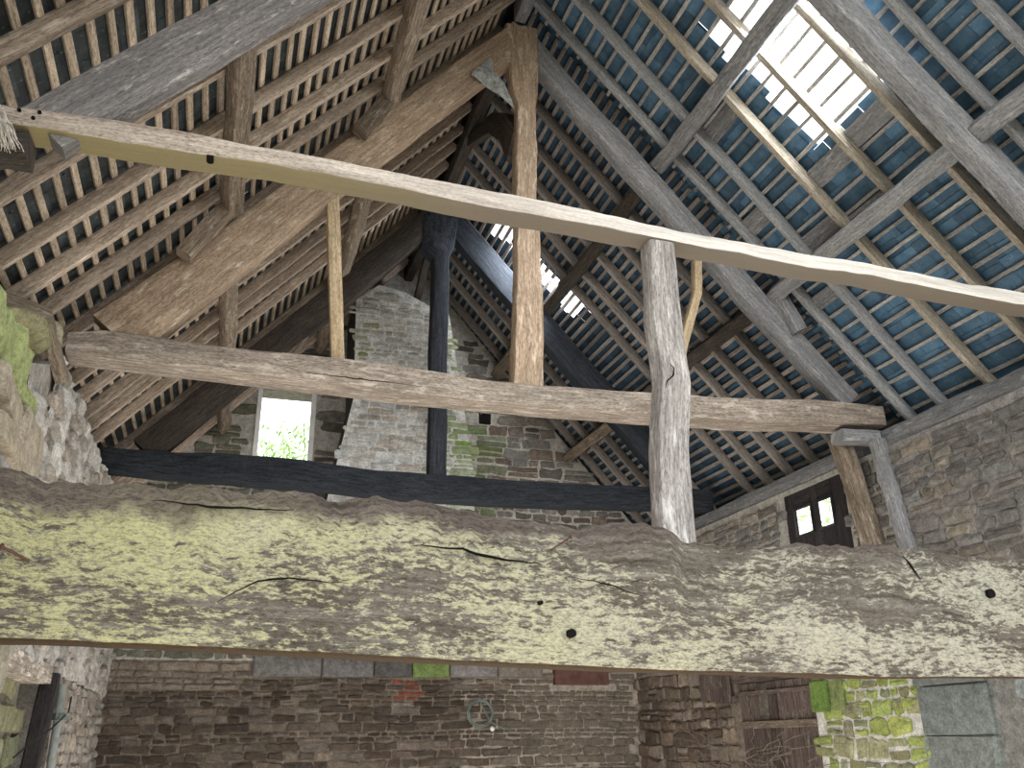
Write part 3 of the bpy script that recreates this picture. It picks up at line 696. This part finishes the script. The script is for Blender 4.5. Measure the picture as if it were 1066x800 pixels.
# plank door in the right wall
dr = bpy.data.objects.new('door_1', None); C.objects.link(dr); setp(dr, kind='structure')
rnd = random.Random(8); y = dy0+.02
while y < dy1-.18:
    wd = rnd.uniform(.14, .2); gapz = rnd.uniform(0, .02)
    top_ = 2.10
    if 8.2 < y < 8.42: top_ = 1.78
    bx('plank', (XR+.02, y, .02), (XR+.05, min(y+wd-rnd.choice([.006, .012, .03]), dy1-.02), top_), W['door'], dr); y += wd
bx('rail', (XR-.01, dy0+.02, 1.66), (XR+.02, dy1-.05, 1.73), W['oak'], dr)
bx('rail', (XR-.01, dy0+.02, 1.98), (XR+.02, dy1-.05, 2.02), W['door'], dr)
o = bx('lintel', (XR-.02, dy0-.1, 2.11), (XR+.3, dy1+.15, 2.22), W['door']); setp(o, 'dark timber lintel over the broken plank door', 'lintel')
for i, (a, b2) in enumerate(((8.80, 9.0), (9.01, 9.2), (9.21, 9.42))):
    o = bx('board', (XR-.07, a, 1.92+.02*i), (XR-.04, b2, 2.24), W['door'])
    setp(o, ['dark weathered board hung beside the plank door, nearest the door', 'dark weathered board hung left of the plank door, middle of three', 'dark weathered board left of the plank door, nearest the far corner'][i], 'board')
# brambles in the doorway
bm = bmesh.new(); rnd = random.Random(77)
for k in range(110):
    y = rnd.uniform(7.7, 9.2); z = rnd.uniform(.0, 1.3); P = []
    dyy, dzz = rnd.uniform(-.1, .1), rnd.uniform(.03, .1)
    for j in range(12):
        P.append((XR-.12-rnd.uniform(0, .15), y, z)); y += dyy+rnd.uniform(-.03, .03); z += dzz; dyy += rnd.uniform(-.04, .04); dzz -= rnd.uniform(0, .014)
    tube(bm, P, .005, 4, .002)
o = from_bm('bramble', bm, M_TWIG); setp(o, 'tangle of dry bramble stems in front of the plank door', 'plant', kind='stuff')

# ---- left wall, inner face x = XL, normal +x ; u = y
lw = Wall('wall_left')
UL, VL, NL = (0, 1, 0), (0, 0, 1), (1, 0, 0); OL = (XL, 0, 0)
LM = (.40, .37, .33)
def lp(poly, col=LM, th=.6): lw.prism(poly, OL, UL, VL, NL, th, col)
lp([(Y0, 0), (5.9, 0), (5.9, 2.12), (Y0, 2.12)]); lp([(5.9, 2.12), (Y0, 2.12), (Y0, 3.45), (4.6, 3.45), (5.2, 3.62), (5.9, 3.9)][::-1])
lw.prism([(5.9, 0), (7.25, 0), (7.25, 2.05), (5.9, 2.05)], (XL-.14, 0, 0), UL, VL, NL, .45, (.30, .28, .23))
lp([(5.9, 2.05), (7.95, 2.05), (7.95, 3.92), (5.9, 3.92)]); lp([(7.95, 0), (YG, 0), (YG, 3.92), (7.95, 3.92)])
lw.prism([(7.25, 0), (7.95, 0), (7.95, 2.05), (7.25, 2.05)], (XL-.35, 0, 0), UL, VL, NL, .25, (.02, .018, .016))  # darkness of the hollow painted on the recess back
def relief(wl, org, U, V, Nn, u0, u1, v0, v1, st, col, topf):
    O, U, V, Nn = Vector(org), Vector(U), Vector(V), Vector(Nn); g = {}
    nu, nv = int((u1-u0)/st), int((v1-v0)/st)
    for i in range(nu+1):
        for j in range(nv+1):
            a, b = u0+i*st, v0+j*st
            if b > topf(a): continue
            p = Vector((a, b, 0)); d = .03+.055*noise.noise(p*4)+.03*noise.noise(p*11)+.008*noise.noise(p*30)
            g[i, j] = wl.bm.verts.new(O+U*a+V*b+Nn*d)
    for i in range(nu):
        for j in range(nv):
            k = [(i, j), (i+1, j), (i+1, j+1), (i, j+1)]
            if all(q in g for q in k):
                q = 1+.5*noise.noise(Vector((i*.21, j*.21, 5))); wl.face([g[q_] for q_ in k], tuple(c_*q for c_ in col))
def c_l(u, v, r):
    c = jitc((.44, .40, .36) if r.random() < .6 else (.36, .33, .29), r, .2)
    if u < 5.1 and v > 3.2: c = lerp3(c, (.40, .46, .18), .85)
    elif u < 5.1 and v > 2.9: c = lerp3(c, (.50, .42, .30), .7)
    return c
relief(lw, OL, UL, VL, NL, 5.0, YG, 2.1, 3.92, .03, (.56, .53, .49), lambda u: 3.5 if u < 5.7 else 3.9)
lw.stones(OL, UL, VL, NL, 5.15, YG, 2.15, 3.92, lambda u, v: v < 3.9 and (u > 5.75 or v < 3.5), c_l, (.07, .15), (1.0, 2.2), .014, .055, 21, .45, .08)
lw.stones(OL, UL, VL, NL, 2.0, 5.2, 2.15, 3.45, lambda u, v: u < 5.15 and v < 3.45, c_l, (.22, .42), (1.0, 1.7), .012, .12, 22)
lw.stones((XL-.14, 0, 0), UL, VL, NL, 5.92, 7.25, 0, 2.0, lambda u, v: 5.9 < u < 7.22, lambda u, v, r: jitc((.27, .27, .17), r, .25), (.3, .42), (.9, 1.5), .02, .04, 23)
lw.stones(OL, UL, VL, NL, 8.05, YG, 0, 2.1, lambda u, v: 8.0 < u < YG, lambda u, v, r: jitc((.42, .37, .32), r, .2), (.08, .16), (1.2, 2.2), .012, .03, 24, .35)
lw.stones(OL, UL, VL, NL, 2.0, 5.9, 0, 2.1, lambda u, v: u < 5.85, lambda u, v, r: jitc((.42, .37, .28), r, .2), (.2, .4), (1, 1.8), .012, .08, 25)
lwall = lw.done()
o = bx('lintel', (XL-.3, 5.7, 2.02), (XL+.04, 7.35, 2.14), W['oak_pale']); setp(o, 'pale rough timber lintel low at the left under the lichened beam', 'lintel')
# slots: dark old post and pipe
o = timber('post', [(XL-.02, 7.45, 0), (XL-.02, 7.5, 1.2), (XL, 7.55, 2.1)], .14, .12, (0, 1, 0), W['board'], .01, 4, seed=71); setp(o, 'black rotten post in the recess of the left wall beside the pipe', 'post')
bm = bmesh.new(); tube(bm, [(XL+.05, 7.9, 0), (XL+.06, 7.88, 1.0), (XL+.05, 7.85, 2.05)], .03, 12)
pipe = from_bm('pipe', bm, M_PIPE, smooth=True); setp(pipe, 'grey vertical pipe against the left wall below the lichened beam', 'pipe')
bm = bmesh.new(); tube(bm, [(XL+.06, 7.88, 1.79), (XL+.06, 7.88, 1.84)], .055, 12); from_bm('pipe_clip', bm, M_COIL, pipe)
bm = bmesh.new(); tube(bm, [(XL+.12, 6.0, 1.55), (XL+.12, 6.6, 1.65), (XL+.1, 7.3, 1.72), (XL+.1, 8.0, 1.85), (XL+.05, 8.4, 1.98)], .006, 6)
setp(from_bm('wire', bm, M_CABLE), 'thin black wire running along the left wall to the pipe', 'wire')
# board slab and loose stones on top of the left wall
o = timber('plank', [(XL-.30, 5.2, 4.0), (XL-.03, 5.45, 4.02), (XL+.05, 5.75, 3.75)], .07, .16, (1, 0, .3), W['oak'], .01, 4, seed=73)
setp(o, 'short weathered plank end leaning on the broken top of the left wall', 'board')
def boulder(c, r, col, label, seed, sc=(1, 1, 1)):
    bm = bmesh.new(); bmesh.ops.create_icosphere(bm, subdivisions=3, radius=r); cl = bm.loops.layers.float_color.new('Col')
    for v in bm.verts:
        d = v.co.normalized(); q = 1+.16*noise.noise(d*1.3+Vector((seed, 0, 0)))+.10*noise.noise(d*4+Vector((seed, 0, 0)))
        m = max(abs(d.x), abs(d.y), abs(d.z)); q *= (1/m)**.35
        v.co = Vector((v.co.x*sc[0], v.co.y*sc[1], v.co.z*sc[2]))*q
    for f in bm.faces:
        for l in f.loops: l[cl] = (*col, 1)
    me = bpy.data.meshes.new('stone'); bm.to_mesh(me); bm.free()
    for p_ in me.polygons: p_.use_smooth = True
    return setp(link('stone', me, STONE, loc=c), label, 'stone')
boulder((-1.34, 4.5, 3.16), .25, (.60, .74, .22), 'large bright green mossy stone on the near end of the left wall', 3, (.8, 1.5, .95))
boulder((-1.26, 4.75, 2.98), .20, (.55, .45, .30), 'rounded orange tan stone below the mossy stone at the left edge', 5, (.9, 1.4, .8))
boulder((-1.28, 5.25, 3.83), .16, (.30, .28, .16), 'dark flat stone on the wall top under the plank end', 8, (1, 1.6, .5))
boulder((-1.22, 5.62, 3.98), .10, (.40, .36, .25), 'small pale stone wedged beside the left end of the middle tie beam', 9)
boulder((-1.32, 4.7, 3.46), .13, (.38, .36, .22), 'flat grey green capping stone above the mossy stone', 12, (1.2, 2.2, .4))
# stub and fibres below the left end of the nearest tie beam
o = timber('corbel', [(-1.5, 3.74, 4.0), (-1.0, 3.72, 4.03)], .16, .15, (0, 1, 0), W['darkbrown'], .02, 6, dx=.05, seed=75)
setp(o, 'dark rotten stub of wood under the left end of the bleached tie beam', 'wood block')
bm = bmesh.new(); rnd = random.Random(12)
for k in range(70):
    x = -1.13+rnd.uniform(-.03, .03); y = 3.56+rnd.uniform(-.03, .03); z = 4.13; P = []; vx = rnd.uniform(-.012, .02)
    for j in range(8):
        P.append((x, y, z)); x += vx+rnd.uniform(-.006, .006); z -= rnd.uniform(.02, .034); y += rnd.uniform(-.004, .004)
    tube(bm, P, .0035, 4, .0015)
setp(from_bm('frayed_rope', bm, M_FIBRE), 'frayed whitish fibres hanging from the left end of the bleached tie beam', 'rope')
# old cobweb
bm = bmesh.new(); rnd = random.Random(21); A = Vector((1.80, 5.98, 7.25)); B = Vector((1.62, 5.98, 7.02)); D = Vector((2.02, 6.0, 6.78)); n = 9; g = {}
for i in range(n+1):
    for j in range(n+1-i):
        p = A*(1-(i+j)/n)+B*(i/n)+D*(j/n); e = i*j*(n-i-j)/50
        g[i, j] = bm.verts.new(p+Vector((noise.noise(p*5)*.04, -.05*e+noise.noise(p*8)*.05, noise.noise(p*6+Vector((3, 0, 0)))*.03)))
for i in range(n):
    for j in range(n-i):
        bm.faces.new((g[i, j], g[i+1, j], g[i, j+1]))
        if (i+1, j+1) in g: bm.faces.new((g[i+1, j], g[i+1, j+1], g[i, j+1]))
setp(from_bm('cobweb', bm, M_WEB, smooth=True), 'thick dusty grey cobweb hung between the massive brown rafter and the king post head', 'cobweb')

# ------------------------------------------------------------------ floor and outside
bm = bmesh.new(); bbox(bm, (-1.8, Y0-6, -.1), (5.9, YG+.6, 0)); setp(from_bm('floor', bm, M_EARTH), kind='structure')
bm = bmesh.new(); bbox(bm, (-60, -60, -.3), (60, 80, -.12)); setp(from_bm('ground', bm, M_GRASS), 'grassy ground outside the barn', 'ground', kind='structure')
def foliage(name, c, r, n, seed, label, ls=.06):
    bm = bmesh.new(); rnd = random.Random(seed)
    for k in range(n):
        d = Vector((rnd.gauss(0, 1), rnd.gauss(0, 1), rnd.gauss(0, 1))).normalized()*(rnd.random()**.45)
        p = Vector(c)+Vector((d.x*r[0], d.y*r[1], d.z*r[2]))
        a = Vector((rnd.gauss(0, 1), rnd.gauss(0, 1), rnd.gauss(0, 1))).normalized(); b = a.orthogonal().normalized(); s = ls*rnd.uniform(.6, 1.3)
        bm.faces.new([bm.verts.new(p+a*s), bm.verts.new(p+b*s*.45), bm.verts.new(p-a*s), bm.verts.new(p-b*s*.45)])
    root = from_bm(name, bm, M_LEAF); setp(root, label, 'tree')
    bm = bmesh.new(); tube(bm, [(c[0], c[1], -.12), (c[0]+.1, c[1], c[2]*.5), (c[0], c[1], c[2])], .12, 7, .04)
    from_bm('trunk', bm, M_TWIG, root); return root
foliage('tree', (.8, 14.6, 5.2), (1.3, 1.0, 1.45), 3200, 3, 'leafy green tree seen through the white framed gable window')
foliage('tree', (9.2, 11.0, 4.2), (1.5, 2.2, 1.6), 1100, 4, 'leafy green tree seen through the two small openings of the boarded window', .09)

# ------------------------------------------------------------------ light
w = bpy.data.worlds.new('World'); bpy.context.scene.world = w; w.use_nodes = True
bg = w.node_tree.nodes['Background']; bg.inputs[0].default_value = (.93, .97, 1.0, 1); bg.inputs[1].default_value = 2.0
def sun(name, direction, strength, angle, col):
    l = bpy.data.lights.new(name, 'SUN'); l.energy = strength; l.angle = math.radians(angle); l.color = col
    o = bpy.data.objects.new(name, l); C.objects.link(o); o.rotation_euler = Vector(direction).to_track_quat('-Z', 'Y').to_euler(); return o
sun('front_fill_sun', (.22, 1, .10), 2.3, 30, (1, .97, .92))  # added fill from behind the camera, tilted slightly upward
sun('left_slope_fill_sun', (-.35, 1, .32), 2.0, 40, (1, .95, .86))  # added warm fill to brighten the left roof slope
def area(name, loc, target, sx, sy, power, col):
    l = bpy.data.lights.new(name, 'AREA'); l.shape = 'RECTANGLE'; l.size = sx; l.size_y = sy; l.energy = power; l.color = col
    o = bpy.data.objects.new(name, l); C.objects.link(o); o.location = loc
    o.rotation_euler = (Vector(target)-Vector(loc)).to_track_quat('-Z', 'Y').to_euler(); return o
area('floor_bounce_fill', (1.9, 6.2, .45), (1.9, 6.2, 5), 5.6, 8.5, 215, (1, .95, .88))  # added unseen fill, imitates bounce from a bright floor
area('skylight_far', (3.15, 8.8, 6.95), (1.9, 10.4, 5.4), .35, .8, 45, (.9, .95, 1))
area('skylight_near', (3.9, 4.28, 6.35), (2.6, 3.9, 4.2), .9, 1.1, 90, (.9, .96, 1))
cam = bpy.data.cameras.new('Camera'); co = bpy.data.objects.new('Camera', cam); C.objects.link(co)
cam.sensor_width = 36; cam.lens = 36*920/1066; cam.clip_start = .05
yaw, pit, ro = math.radians(-18), math.radians(21.9), math.radians(-1.0)
f = Vector((-math.sin(yaw)*math.cos(pit), math.cos(yaw)*math.cos(pit), math.sin(pit)))
r = Vector((math.cos(yaw), math.sin(yaw), 0)); u = r.cross(f)
r2 = r*math.cos(ro)+u*math.sin(ro); u2 = -r*math.sin(ro)+u*math.cos(ro)
mt = Matrix((r2, u2, -f)).transposed().to_4x4(); mt.translation = (0, 0, 1.6); co.matrix_world = mt
bpy.context.scene.camera = co
for o in C.objects:
    if o.get('category') and not o.get('kind'): o['kind'] = 'thing'
vs = bpy.context.scene.view_settings; vs.view_transform = 'Standard'; vs.look = 'None'; vs.exposure = .45
bpy.context.scene.cycles.max_bounces = 8
bpy.context.scene.cycles.diffuse_bounces = 5
